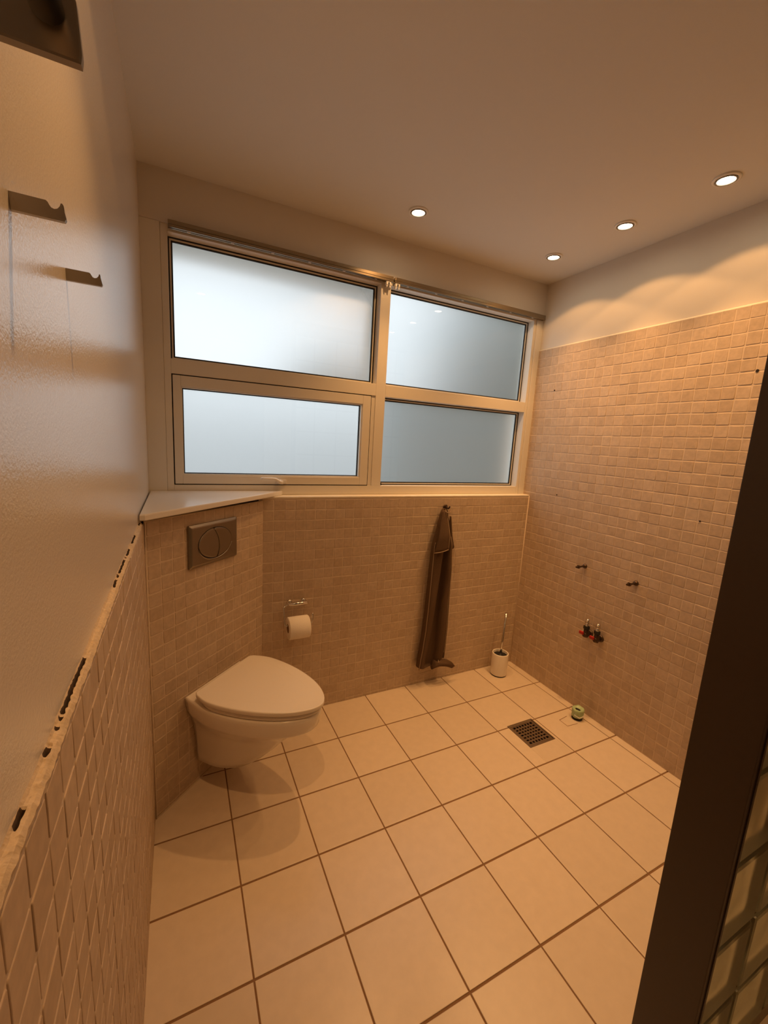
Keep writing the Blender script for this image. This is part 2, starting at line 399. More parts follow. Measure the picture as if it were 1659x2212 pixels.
# ================================================================== WINDOW
FY = 0.060              # front of the frame
GY = 0.118              # glass of the fixed panes
wf = MB()
def bars(lst, y0, y1, mb, mi=0, bev=0.0015):
    for (x0, x1, z0, z1) in lst: mb.box(x0, x1, y0, y1, z0, z1, mi, bev)
bars([(0.060, 0.085, 1.114, 2.156), (1.985, 2.003, 1.114, 2.156), (0.0851, 1.9849, 2.130, 2.156), (0.0851, 1.9849, 1.114, 1.158),
      (0.993, 1.046, 1.1581, 2.1299), (0.0851, 0.9929, 1.609, 1.667), (1.0461, 1.9849, 1.609, 1.667)], FY, 0.165, wf)
wf.box(0.973, 0.9929, FY+0.004, 0.165, 1.158, 1.609, 0, 0.001)
win = struct(wf.build('window_1', M_FRAME), 'white framed window of four frosted panes above the tiled parapet', 'window')
def ring(mb, x0, x1, z0, z1, w, y0, y1, mi=0):
    mb.box(x0, x0+w, y0, y1, z0, z1, mi); mb.box(x1-w, x1, y0, y1, z0, z1, mi)
    mb.box(x0+w, x1-w, y0, y1, z0, z0+w, mi); mb.box(x0+w, x1-w, y0, y1, z1-w, z1, mi)
def pane(x0, x1, z0, z1, y, t=0.006):
    m = MB()
    m.quad((x0,y,z0), (x1,y,z0), (x1,y,z1), (x0,y,z1), 0)
    m.quad((x0,y+t,z0), (x0,y+t,z1), (x1,y+t,z1), (x1,y+t,z0), 1)
    m.quad((x0,y,z0), (x0,y,z1), (x0,y+t,z1), (x0,y+t,z0), 1); m.quad((x1,y,z0), (x1,y+t,z0), (x1,y+t,z1), (x1,y,z1), 1)
    m.quad((x0,y,z0), (x0,y+t,z0), (x1,y+t,z0), (x1,y,z0), 1); m.quad((x0,y,z1), (x1,y,z1), (x1,y+t,z1), (x0,y+t,z1), 1)
    return m
fixed = [(0.085, 0.993, 1.667, 2.130, 'large upper left frosted pane'), (1.046, 1.985, 1.667, 2.130, 'upper right frosted pane'),
         (1.046, 1.985, 1.158, 1.609, 'lower right frosted pane')]
for x0, x1, z0, z1, lab in fixed:
    pb = pane(x0+0.002, x1-0.002, z0+0.002, z1-0.002, GY).build('pane', [M_PANE, M_FROST], win); tag(pb, lab)
    g = MB(); ring(g, x0, x1, z0, z1, 0.0050, GY-0.012, GY-0.002); ring(g, x0+0.0105, x1-0.0105, z0+0.0105, z1-0.0105, 0.0058, GY-0.006, GY-0.0005)
    g.build('gasket', M_GASK, win)
    bd = MB(); ring(bd, x0+0.005, x1-0.005, z0+0.005, z1-0.005, 0.0055, GY-0.010, GY-0.001); bd.build('glazing_bead', M_FRAME, win)
# opening sash, lower left
sa = MB(); SX0, SX1, SZ0, SZ1 = 0.0893, 0.9687, 1.1622, 1.6048
IX0, IX1, IZ0, IZ1 = 0.118, 0.926, 1.199, 1.5625
bars([(SX0, IX0, SZ0, SZ1), (IX1, SX1, SZ0, SZ1), (IX0+1e-4, IX1-1e-4, SZ0, IZ0), (IX0+1e-4, IX1-1e-4, IZ1, SZ1)], FY-0.001, 0.13, sa, 0, 0.0018)
sash = tag(sa.build('sash', M_FRAME, win), 'white opening sash')
gd = MB(); ring(gd, SX0-0.0042, SX1+0.0042, SZ0-0.0042, SZ1+0.0042, 0.0042, FY+0.004, 0.12); gd.build('sash_gap', M_DARKGAP, win)
tag(pane(IX0+0.001, IX1-0.001, IZ0+0.001, IZ1-0.001, 0.090).build('pane', [M_PANE, M_FROST], sash), 'lower left frosted pane')
bd = MB(); ring(bd, IX0, IX1, IZ0, IZ1, 0.0055, FY+0.004, 0.088); bd.build('glazing_bead', M_FRAME, sash)
g = MB(); ring(g, IX0+0.0055, IX1-0.0055, IZ0+0.0055, IZ1-0.0055, 0.004, 0.080, 0.0895); g.build('gasket', M_GASK, sash)
hd = MB()
hx, hz = 0.526, 1.176
hd.box(hx-0.018, hx+0.030, FY-0.006, FY, hz-0.009, hz+0.008, 0, 0.002)
hd.lathe([(0.010, -0.022), (0.010, 0.004)], (hx+0.002, FY-0.004, hz-0.001), 16, axis='y')
path = [(hx+0.006, FY-0.024, hz-0.002), (hx-0.006, FY-0.026, hz-0.001), (hx-0.016, FY-0.027, hz+0.006), (hx-0.026, FY-0.027, hz+0.0125),
        (hx-0.036, FY-0.027, hz+0.014), (hx-0.060, FY-0.027, hz+0.0145), (hx-0.086, FY-0.026, hz+0.015), (hx-0.090, FY-0.024, hz+0.014)]
hd.tube(path, [0.0095, 0.009, 0.0078, 0.007, 0.0064, 0.006, 0.006, 0.004], 10)
tag(hd.build('handle', M_WHITEP, sash), 'white cranked lever handle')
cl = MB(); cl.box(1.050, 1.054, GY-0.045, GY-0.030, 1.158, 1.170); cl.tube([(1.0585, GY-0.03, 1.1585), (1.062, GY-0.03, 1.170)], 0.0022, 6); cl.tube([(1.0655, GY-0.03, 1.1585), (1.062, GY-0.03, 1.170)], 0.0022, 6)
cl.tube([(1.062, GY-0.012, 1.168), (1.062, GY-0.008, 1.186)], 0.001, 6)
cl.build('glazing_clip', M_BLACK, win)
# casing boards left and right, header line
tl = MB(); tl.box(XLP, 0.0595, 0.054, 0.16, 1.1135, 2.1555, 0, 0.001)
struct(tl.build('trim_1', M_FRAME), 'painted board between the left wall and the window', 'trim')
tr = MB(); tr.box(2.0035, XRP, 0.052, 0.16, 1.1135, 2.1555, 0, 0.0015)
struct(tr.build('trim_2', M_FRAME), 'painted casing board between window and right wall', 'trim')

# ================================================================== OUTSIDE, ground plus objects added to shade the frosted panes
ev = MB(); ev.box(-3, 6, 0.26, 0.52, 2.42, 2.55)  # eave added to darken the top of the upper panes
struct(ev.build('trim_3', plain('grey_eave_boards', (0.28, 0.28, 0.27), 0.8)), 'roof overhang added outside above the window to darken the pane tops', 'trim')
gr = MB(); gr.quad((-12,0.26,0.0), (16,0.26,0.0), (16,22,0.0), (-12,22,0.0))
struct(gr.build('trim_4', plain('pale_paving', (0.80, 0.81, 0.80), 0.9)), 'pale paved ground outside the window', 'ground')
gw = MB(); gw.box(-9, 2.6, 6.0, 6.2, 0, 1.75)  # unseen wall added to grey the lower left pane
tag(gw.build('added_garden_wall', plain('grey_render', (0.50, 0.50, 0.50), 0.9)), 'long pale garden wall added outside to dim the left frosted panes', 'garden wall')
hg = MB(); bm = bmesh.new(); bmesh.ops.create_icosphere(bm, subdivisions=5, radius=1)  # hedge shape added to darken the right-hand panes
for v in bm.verts:
    q = v.co.copy(); k = 1 + 0.10*noise.noise(q*4) + 0.06*noise.noise(q*11) + 0.04*noise.noise(q*23)
    q = Vector([math.copysign(abs(c)**0.55, c) for c in q])
    v.co = Vector((4.5 + q.x*2.2*k, 3.4 + q.y*1.1*k, 1.25 + q.z*2.0*k))
for v in bm.verts: v.co.z = max(v.co.z, 0.002)
hg.add_bm(bm, 0, True)
tag(hg.build('hedge', plain('dark_hedge_leaves', (0.072, 0.074, 0.048), 0.9, bump=1.0, scale=40, var=0.5)), 'dark hedge added outside to darken the right frosted panes', 'hedge')

# ================================================================== CEILING SPOTLIGHTS
def ceiling_light(x, y, label, seen=True):
    e = empty('ceiling_light', (x, y, H)); tag(e, label, 'ceiling light', 'recessed spotlights in the ceiling')
    m = MB(); m.lathe([(0.041, 0.0), (0.0415, -0.003), (0.039, -0.0055), (0.034, -0.0060), (0.0325, -0.004), (0.0315, 0.0)], n=40, cap0=False, cap1=False)
    m.build('trim_ring', M_WHITEP, e)
    m = MB(); m.lathe([(0.0315, -0.0005), (0.0312, -0.0075), (0.029, -0.009), (0.0265, -0.0075), (0.026, -0.003)], n=36, cap0=False, cap1=False)
    m.build('tilting_ring', M_SATIN, e)
    m = MB(); m.lathe([(0.0262, -0.0030), (0.020, -0.0048), (0.010, -0.0056), (0.002, -0.0058)], n=28, cap0=False, cap1=True)
    m.build('bulb', M_BULB, e)
    for nm, size, blend, pw, rad in (('beam', 123, 0.14, LAMP_W, 0.016), ('core_beam', 84, 1.0, CORE_W, 0.016)):
        d = bpy.data.lights.new(nm, 'SPOT'); d.energy = pw; d.color = LAMP_COL; d.spot_size = math.radians(size); d.spot_blend = blend
        d.shadow_soft_size = rad
        o = bpy.data.objects.new(nm, d); COL.objects.link(o); o.parent = e; o.location = (0, 0, -0.014)
    return e
ceiling_light(1.021, -0.210, 'lit recessed spotlight alone in front of the window, above the meeting of its two halves')
ceiling_light(1.790, -0.223, 'lit recessed spotlight nearest the corner of window wall and right wall')
ceiling_light(1.801, -0.588, 'lit recessed spotlight in the middle of the row along the right wall')
ceiling_light(1.801, -0.950, 'lit recessed spotlight at the right edge of the photo, nearest the viewer')
ceiling_light(0.271, -1.260, 'lit recessed spotlight near the left wall, seen only reflected in the upper left pane')
ceiling_light(1.801, -1.320, 'lit recessed spotlight just outside the right edge, beside the partition')
ceiling_light(1.760, -2.080, 'lit recessed spotlight behind the glass block partition, seen as a faint reflection')

# ================================================================== CURTAIN RAILS over the window
def rail(name, x0, x1, label):
    e = empty(name, ((x0+x1)/2, 0.050, 2.147)); tag(e, label, 'curtain rail', 'curtain rails over the window')
    w = (x1-x0)/2; m = MB()
    m.box(-w, w, -0.024, 0.0, -0.003, 0.013, 0, 0.002); m.box(-w, w, -0.024, -0.015, -0.012, -0.003, 0, 0.001)
    m.box(-w, w, -0.010, -0.0002, -0.012, -0.003, 0, 0.001)
    ch_ = m.build('channel', M_BRONZE, e)
    n = 6
    for k in range(n):
        g = MB(); gx_ = -w + 2*w*(k+0.45)/n
        g.box(gx_-0.006, gx_+0.006, -0.0148, -0.0102, -0.0142, -0.004, 0, 0.001); g.build('glider', M_WHITEP, ch_)
    return ch_, w
e1, w1 = rail('curtain_rail', 0.088, 1.040, 'bronze curtain rail over the left half of the window')
e2, w2 = rail('curtain_rail', 1.050, 2.036, 'bronze curtain rail over the right half of the window')
for e, sx, lab in ((e1, w1-0.022, 'white end stop'), (e2, -w2+0.016, 'white end stop')):
    m = MB(); m.box(sx-0.014, sx+0.012, -0.022, -0.004, -0.027, -0.0122, 0, 0.002); m.box(sx-0.004, sx+0.002, -0.0235, -0.020, -0.026, -0.016, 1)
    m.box(sx-0.012, sx-0.006, -0.020, -0.008, -0.037, -0.027, 0, 0.001); m.box(sx+0.004, sx+0.010, -0.020, -0.008, -0.037, -0.027, 0, 0.001)
    tag(m.build('end_stop', [M_WHITEP, M_BLACK], e), lab)

# ================================================================== CORNER SHELF
sh = MB()
pts = [(XLP+0.004, -0.485), (0.010, -0.484), (0.528, 0.040), (0.536, 0.0525), (XLP+0.004, 0.0525)]
def shelf_ring(z, i):
    c = Vector((0.16, -0.08)); out = []
    for p in pts:
        v = Vector(p); d = (c - v); out.append((v.x + d.x/d.length*i, v.y + d.y/d.length*i, z))
    return out
sh.loft([shelf_ring(LEDGE+0.0005, 0.003), shelf_ring(LEDGE+0.003, 0.0), shelf_ring(LEDGE+0.016, 0.0), shelf_ring(LEDGE+0.0195, 0.002), shelf_ring(LEDGE+0.0205, 0.006)], smooth=False)
tag(sh.build('corner_shelf', M_SHELF), 'white triangular shelf on top of the cistern casing in the left corner', 'shelf')

# ================================================================== FLUSH PLATE
def on_box(t, n, z): return BOX_A + BT*t + BN*n + Vector((0, 0, z))
RZ = math.atan2(BN.y, BN.x)               # local x = out of the casing, local y = along it
fp = empty('flush_plate', on_box(0.291, 0.0016, 0.970), RZ); tag(fp, 'satin metal flush plate with an oval split button above the toilet', 'flush plate')
m = MB(); hw, hh = 0.123, 0.081
def rr_ring(x, i, bow=0.0):
    out = []
    for cy, cz, a0 in ((hw, hh, 0), (-hw, hh, PI/2), (-hw, -hh, PI), (hw, -hh, 1.5*PI)):
        rad = 0.004; sy, sz = (1 if cy > 0 else -1), (1 if cz > 0 else -1)
        for k in range(4):
            a = a0 + PI/2*k/3
            out.append((x, cy - sy*(rad+i) + rad*math.cos(a), cz - sz*(rad+i) + rad*math.sin(a)))
    return out
m.loft([rr_ring(0.0, 0), rr_ring(0.006, 0.0), rr_ring(0.0105, 0.008), rr_ring(0.0115, 0.012)], smooth=False)
m.build('frame', M_SATIN, fp)
def half_oval(side):
    A_, B_ = 0.0845, 0.058; N2 = 40; cut = lambda s: -0.004 + 0.020*(1 - s*s) - 0.008*s     # curved split line
    outl = []
    ang = [(-PI/2 + PI*k/N2) for k in range(N2+1)]
    if side > 0: ptsy = [(A_*math.cos(a), B_*math.sin(a)) for a in ang]
    else: ptsy = [(-A_*math.cos(a), B_*math.sin(a)) for a in reversed(ang)]
    arcp = []
    for (yy, zz) in ptsy:
        c = cut(zz/B_) + 0.001*side
        if (yy - c)*side >= 0: arcp.append((yy, zz))
    zs = [arcp[-1][1], arcp[0][1]]
    line = []
    for k in range(1, 16):
        zz = zs[0] + (zs[1]-zs[0])*k/16; line.append((cut(zz/B_) + 0.001*side, zz))
    return arcp + line
for side, lab in ((-1, 'larger flush button'), (1, 'smaller flush button')):
    o2 = half_oval(side); c = Vector((sum(p[0] for p in o2)/len(o2), sum(p[1] for p in o2)/len(o2)))
    def rg(x, i): 
        out = []
        for p in o2:
            v = Vector(p); d = c - v; q = v + d/d.length*i; out.append((x, q.x, q.y))
        return out
    m = MB(); m.loft([rg(0.0112, 0.0), rg(0.0125, 0.0), rg(0.0150, 0.0016), rg(0.0156, 0.006)], smooth=False)
    tag(m.build('button', M_SATIN, fp), lab)
m = MB(); N2 = 48
ov = lambda x, k: [(x, (0.0845+k)*math.cos(2*PI*i/N2), (0.058+k)*math.sin(2*PI*i/N2)) for i in range(N2)]
m.loft([ov(0.0108, 0.0022), ov(0.0119, 0.0022), ov(0.0119, -0.002)], 0, False, False); m.build('button_groove', M_DARKGAP, fp)
m = MB(); seg = []
for i in range(25):
    a = -PI*0.93 + PI*0.86*i/24; ca, sa_ = math.cos(a), math.sin(a); wd = 0.0065*math.sin(PI*i/24)
    seg.append([(0.0116, (0.087)*ca, (0.0605)*sa_), (0.0150, (0.087+0.3*wd)*ca, (0.0605+0.3*wd)*sa_), (0.0118, (0.087+wd)*ca, (0.0605+wd)*sa_)])
m.loft(seg, 0, False, False, closed=False); m.build('crescent_lip', M_SATIN, fp)

# ================================================================== TOILET
tl_ = empty('toilet', on_box(0.285, 0.0020, 0.0), RZ); tag(tl_, 'white wall hung toilet with closed lid on the diagonal casing', 'toilet')
def outline(n0, n1, nt, wb, wm, ex=2.2, N=20, round0=0.0):
    """D shape: back at n0 (half width wb), widest wm at n1, tip nt"""
    P = []
    for k in range(7):
        s = k/7; P.append((n0 + (n1-n0)*s, wb + (wm-wb)*math.sin(s*PI/2)))
    for k in range(N+1):
        a = PI/2*k/N; c, s = math.cos(a)**(2/ex), math.sin(a)**(2/ex)
        P.append((n1 + (nt-n1)*s, wm*c))
    if round0:
        P = [(n0, P[0][1]-round0*1.0), (n0+round0*0.25, P[0][1]-round0*0.25)] + [(max(p[0], n0+round0*0.9), p[1]) for p in P[1:]]
    left = [(p[0], -p[1]) for p in reversed(P[:-1])]
    return P + left
def oring(o, z, dz=None): return [(p[0], p[1], z + (dz(p) if dz else 0)) for p in o]
def inset(o, d):
    c = (sum(p[0] for p in o)/len(o), 0); out = []
    for p in o:
        v = Vector((c[0]-p[0], -p[1])); L_ = v.length; out.append((p[0]+v.x/L_*d, p[1]+v.y/L_*d))
    return out
bowl = MB()
secs = [(0.091, 0.0, 0.05, 0.190, 0.086, 0.088), (0.096, 0.0, 0.06, 0.205, 0.092, 0.094), (0.130, 0.0, 0.07, 0.246, 0.096, 0.099), (0.180, 0.0, 0.08, 0.294, 0.098, 0.104),
        (0.230, 0.0, 0.10, 0.338, 0.103, 0.112), (0.270, 0.0, 0.12, 0.378, 0.110, 0.126), (0.298, 0.0, 0.14, 0.408, 0.119, 0.144), (0.316, 0.0, 0.15, 0.444, 0.127, 0.156),
        (0.328, 0.0, 0.155, 0.466, 0.133, 0.163), (0.335, 0.0, 0.16, 0.477, 0.136, 0.167), (0.343, 0.0, 0.16, 0.483, 0.139, 0.170), (0.385, 0.0, 0.16, 0.4895, 0.146, 0.173), (0.397, 0.0, 0.16, 0.490, 0.147, 0.1735)]
rings = [oring(outline(a, b, c, d, e, ex=1.85), z) for z, a, b, c, d, e in secs]
top = outline(*secs[-1][1:], ex=1.85)
rings += [oring(inset(top, 0.004), 0.4015), oring(inset(top, 0.010), 0.403)]
bowl.loft(rings); tag(bowl.build('bowl', M_CER, tl_), 'white ceramic bowl')
seat_o = outline(0.070, 0.155, 0.494, 0.142, 0.171, ex=1.78, round0=0.012)
st = MB(); st.loft([oring(inset(seat_o, 0.028), 0.4032), oring(inset(seat_o, 0.026), 0.4064), oring(inset(seat_o, 0.001), 0.4072), oring(seat_o, 0.411), oring(inset(seat_o, 0.001), 0.4185), oring(inset(seat_o, 0.004), 0.4200)])
st.build('seat', M_LID, tl_)
lid_o = outline(0.055, 0.150, 0.504, 0.153, 0.1775, ex=1.76, round0=0.012)
crown = lambda p: -0.004*((p[0]-0.25)/0.26)**2
ld = MB(); ld.loft([oring(inset(lid_o, 0.034), 0.4202), oring(inset(lid_o, 0.030), 0.4244), oring(inset(lid_o, 0.0015), 0.4252), oring(lid_o, 0.4270), oring(lid_o, 0.4375), oring(inset(lid_o, 0.0015), 0.4405),
                    oring(inset(lid_o, 0.006), 0.4420, crown), oring(inset(lid_o, 0.05), 0.4438, crown)])
lid_ob = ld.build('lid', M_LID, tl_)
for sy in (-0.075, 0.075):
    m = MB(); m.lathe([(0.012, -0.018), (0.012, 0.018)], (0.066, sy, 0.414), 16, axis='y'); m.lathe([(0.016, 0.402), (0.016, 0.408), (0.010, 0.412)], (0.060, sy, 0.0), 18)
    m.build('hinge', M_CHROME, lid_ob)
for sy in (-1, 1):
    m = MB(); m.lathe([(0.0065, 0.0), (0.0065, sy*0.006)], (0.045, sy*0.146, 0.355), 14, axis='y'); tag(m.build('fixing_cap', M_DARKGAP, tl_), 'small dark fixing hole')

# ================================================================== PAPER HOLDER AND ROLL
RX, RYc, RZc, RR = 0.594, -0.068, 0.512, 0.0525
ph = empty('toilet_paper_holder', (0.600, -0.0005, 0.600)); tag(ph, 'chrome toilet paper holder on the tiles beside the toilet', 'paper holder')
m = MB(); m.tube([(-0.048, -0.028, 0), (-0.044, -0.030, 0), (0.044, -0.030, 0), (0.048, -0.028, 0)], [0.004, 0.0088, 0.0088, 0.004], 16)
m.build('crossbar', M_CHROME, ph)
for sx in (-0.034, 0.034):
    m = MB(); m.tube([(sx, -0.0005, 0), (sx, -0.030, 0)], 0.0065, 14); m.lathe([(0.012, 0.0), (0.012, -0.004), (0.007, -0.006)], (sx, 0, 0), 18, axis='y'); m.build('wall_post', M_CHROME, ph)
m = MB(); zc = RZc - 0.600; xl, xr_ = RX-0.600-0.060, RX-0.600+0.060; yc = RYc
pth = [(-0.046, -0.030, 0.0), (-0.058, -0.032, -0.002), (xl-0.004, -0.036, -0.012), (xl-0.004, -0.050, -0.045), (xl-0.004, yc+0.004, zc+0.010), (xl-0.001, yc, zc+0.001), (xl+0.008, yc, zc),
       (xr_-0.002, yc, zc), (xr_+0.006, yc, zc+0.002), (xr_+0.010, yc+0.002, zc+0.012), (xr_+0.0105, yc+0.006, zc+0.036), (xr_+0.0105, yc+0.008, zc+0.044)]
m.tube(pth, 0.0042, 10); m.build('wire_arm', M_CHROME, ph)
rl = empty('toilet_paper_roll', (RX, RYc, RZc)); tag(rl, 'white toilet paper roll hanging in the chrome holder', 'toilet paper')
rl.location.z -= 0.0148
m = MB(); m.lathe([(0.021, -0.049), (RR-0.002, -0.049), (RR, -0.046), (RR+0.0006, 0.0), (RR, 0.046), (RR-0.002, 0.049), (0.021, 0.049), (0.021, -0.049)], n=48, axis='x', cap0=False, cap1=False)
m.build('paper', M_PAPER, rl)
m = MB(); m.lathe([(0.0208, -0.0495), (0.0208, 0.0495), (0.0196, 0.0495), (0.0196, -0.0495), (0.0208, -0.0495)], n=32, axis='x', cap0=False, cap1=False); m.build('cardboard_core', M_CARD, rl)

# ================================================================== TOWEL ON ITS HOOK
HK = Vector((1.424, 0.0, 1.050))
hk = empty('towel_hook', HK); tag(hk, 'small metal hook on the tiled parapet holding the brown towel', 'hook')
m = MB(); m.lathe([(0.014, -0.0002), (0.014, -0.004), (0.008, -0.006)], n=20, axis='y'); m.build('back_plate', M_BOLT, hk)
m = MB(); m.tube([(0, -0.004, 0), (0, -0.024, -0.004), (0, -0.034, -0.004), (0, -0.041, 0.002), (0, -0.043, 0.010)], [0.005, 0.0045, 0.0042, 0.004, 0.0045], 10); m.build('peg', M_BOLT, hk)
tw = empty('towel', (HK.x, -0.03, HK.z)); tag(tw, 'dark brown towel hanging from a hook under the window', 'towel')
def lerp_tab(tab, z):
    for (z0, v0), (z1, v1) in zip(tab[:-1], tab[1:]):
        if z0 >= z >= z1:
            s = (z0 - z)/(z0 - z1) if z0 != z1 else 0; s = s*s*(3-2*s)*0.5 + s*0.5
            return tuple(a + (b-a)*s for a, b in zip(v0, v1))
    return tab[-1][1]
# z: (x left, valley start, valley end, x right, bulge left, bulge right)
TAB = [(1.046, (1.398, 1.408, 1.412, 1.426, 0.020, 0.022)), (1.020, (1.386, 1.405, 1.411, 1.434, 0.026, 0.030)), (0.95, (1.368, 1.412, 1.420, 1.452, 0.036, 0.040)), (0.83, (1.342, 1.420, 1.436, 1.476, 0.046, 0.052)),
       (0.70, (1.335, 1.410, 1.430, 1.482, 0.052, 0.058)), (0.50, (1.328, 1.392, 1.420, 1.484, 0.056, 0.060)), (0.36, (1.321, 1.378, 1.418, 1.488, 0.058, 0.060)), (0.25, (1.311, 1.362, 1.416, 1.488, 0.058, 0.058)),
       (0.17, (1.302, 1.350, 1.414, 1.486, 0.056, 0.056)), (0.118, (1.298, 1.346, 1.412, 1.480, 0.054, 0.052))]
sheet = []; NZ = 70
hemL, hemR, hemB = [], [], []
for k in range(NZ+1):
    z = 1.046 - (1.046 - 0.118)*k/NZ
    xl, xv, xw, xr_, bl, brr = lerp_tab(TAB, z)
    row = []; n1 = 16
    y_back = -0.007
    wob = 0.003*math.sin(z*17) + 0.004*noise.noise(Vector((z*6, 0, 2)))
    # left panel: from the back round its edge to the valley, then the right panel and its turned back edge
    prof = [(xl+0.016, y_back), (xl+0.002, y_back-0.006), (xl-0.003, -bl*0.45), (xl+0.004, -bl*0.90), (xl+(xv-xl)*0.35, -bl-0.006-wob), (xl+(xv-xl)*0.72, -bl*0.93-wob),
            (xv-0.001, -bl*0.66), (xv+0.002, -0.022), ((xv+xw)/2, -0.009), (xw-0.002, -0.022), (xw+0.001, -brr*0.66), (xw+0.008, -brr*0.95), (xw+(xr_-xw)*0.40, -brr-0.004+wob), (xw+(xr_-xw)*0.66, -brr*0.88+wob),
            (xw+(xr_-xw)*0.76, -brr*0.60), (xw+(xr_-xw)*0.86, -brr*0.70), (xr_-0.002, -brr*0.62), (xr_+0.002, -brr*0.3), (xr_-0.010, y_back)]
    sheet.append([(p[0]-HK.x, p[1]+0.03, z-HK.z) for p in prof])
    hemL.append((xl+0.004-HK.x, -bl*0.92-0.0015+0.03, z-HK.z)); hemR.append((xw+(xr_-xw)*0.69-HK.x, -brr*0.80-0.002+wob+0.03, z-HK.z))
m = MB(); m.loft(sheet, 0, True, True, closed=True)
# tail folded out at the lower right
tail = []
for k in range(17):
    q = k/16; x = 1.398 + 0.142*q; zc_ = 0.128 + 0.034*math.sin(q*PI*0.62) - 0.070*q**1.6
    wv = 0.030*(1-q)**0.8 + 0.006; hv = 0.022*(1-q)**0.7 + 0.004
    tail.append([(x-HK.x + 0.010*math.sin(a), -0.040 - 0.022*math.sin(q*PI*0.8) + 0.03 - wv*math.cos(a)*0.8, zc_ + hv*math.sin(a)*(1 + 0.35*math.sin(3*a + q*5)) - HK.z) for a in [2*PI*i/18 for i in range(18)]])
m.loft(tail, 0)
tb = m.build('cloth', M_TOWEL, tw)
sub = tb.modifiers.new('smooth', 'SUBSURF'); sub.levels = 1; sub.render_levels = 2
m = MB()        # turned down corner in front of the neck
g0 = []
for k in range(15):
    s = k/14; z = 1.040 - 0.226*s
    xl = 1.388 - 0.052*s**0.9; xr2 = 1.408 + 0.012*s + 0.006*math.sin(s*PI)
    off = -0.030 - 0.040*min(1, s*1.6)
    g0.append([(xl + (xr2-xl)*q - HK.x, off - 0.010*math.sin(q*PI) + 0.012*(1-q)*s + 0.03, z + 0.018*(q-0.5)*s - HK.z) for q in [i/8 for i in range(9)]])
m.loft(g0, 0, False, False, closed=False)
fc = m.build('folded_corner', M_TOWEL, tw)
so = fc.modifiers.new('thick', 'SOLIDIFY'); so.thickness = 0.004
m = MB()        # second flap on the right
g1 = []
for k in range(11):
    s = k/10; z = 1.00 - 0.19*s
    xl = 1.440 + 0.012*s; xr2 = 1.447 + 0.046*s**1.2
    g1.append([(xl + (xr2-xl)*q - HK.x, -0.030 - 0.012*math.sin(q*PI) + 0.014*q + 0.03, z + 0.012*q*s - HK.z) for q in [i/5 for i in range(6)]])
m.loft(g1, 0, False, False, closed=False); f2 = m.build('folded_corner', M_TOWEL, tw)
so = f2.modifiers.new('thick', 'SOLIDIFY'); so.thickness = 0.004
m = MB(); m.tube([(p[8]) for p in g0], 0.0028, 8); m.tube([q for q in g0[-1]], 0.0028, 8)
m.tube([max(r_, key=lambda p: p[2]-0.3*p[1]) for r_ in tail[1:]], 0.0026, 8); m.tube(hemL[14:], 0.0026, 8); m.tube(hemR[12:-6], 0.0024, 8)
m.tube([(x - HK.x, y + 0.03, z - HK.z) for x, y, z in ((1.398,-0.030,1.034), (1.404,-0.046,1.028), (1.414,-0.052,1.024), (1.424,-0.050,1.026), (1.432,-0.038,1.030))], 0.003, 8)
tag(m.build('hem', M_HEM, tb), 'lighter stitched hem')

# ================================================================== TOILET BRUSH
BX, BY = 1.862, -0.092
bh = MB()
bh.lathe([(0.046, 0.006), (0.0495, 0.008), (0.0500, 0.012), (0.0500, 0.139), (0.0492, 0.143), (0.0465, 0.145), (0.0435, 0.1435), (0.0425, 0.140), (0.0425, 0.020), (0.001, 0.020)], n=48)
bo = empty('toilet_brush_holder', (BX, BY, 0)); tag(bo, 'white cylindrical toilet brush holder on the floor in the far corner', 'brush holder')
bh.build('cup', M_CER, bo)
m = MB(); m.lathe([(0.044, 0.0), (0.046, 0.001), (0.046, 0.007), (0.030, 0.007)], n=40); tag(m.build('base_ring', M_BLACK, bo), 'dark rubber base')
tb_ = empty('toilet_brush', (BX, BY, 0.021)); tag(tb_, 'toilet brush with slim metal handle standing in the white holder', 'toilet brush')
m = MB(); m.lathe([(0.028, 0.0), (0.038, 0.012), (0.040, 0.06), (0.036, 0.085), (0.012, 0.092)], n=24)
rnd = random.Random(2)
for k in range(90):
    a = rnd.uniform(0, 2*PI); z = rnd.uniform(0.02, 0.085); r = 0.0405
    m.tube([(0.02*math.cos(a), 0.02*math.sin(a), z), (r*math.cos(a), r*math.sin(a), z+rnd.uniform(0, 0.012))], 0.0012, 4)
m.build('bristle_head', M_BLACK, tb_)
m = MB(); m.lathe([(0.0405, 0.104), (0.0405, 0.108), (0.010, 0.111), (0.008, 0.118)], n=32, cap0=True); m.build('splash_lid', M_BLACK, tb_)
m = MB(); m.tube([(0.000, 0.0, 0.09), (0.006, 0.002, 0.16), (0.018, 0.006, 0.378)], 0.0075, 16); m.tube([(0.018, 0.006, 0.374), (0.0182, 0.006, 0.380)], 0.0082, 16)
m.build('handle', M_CHROME, tb_)

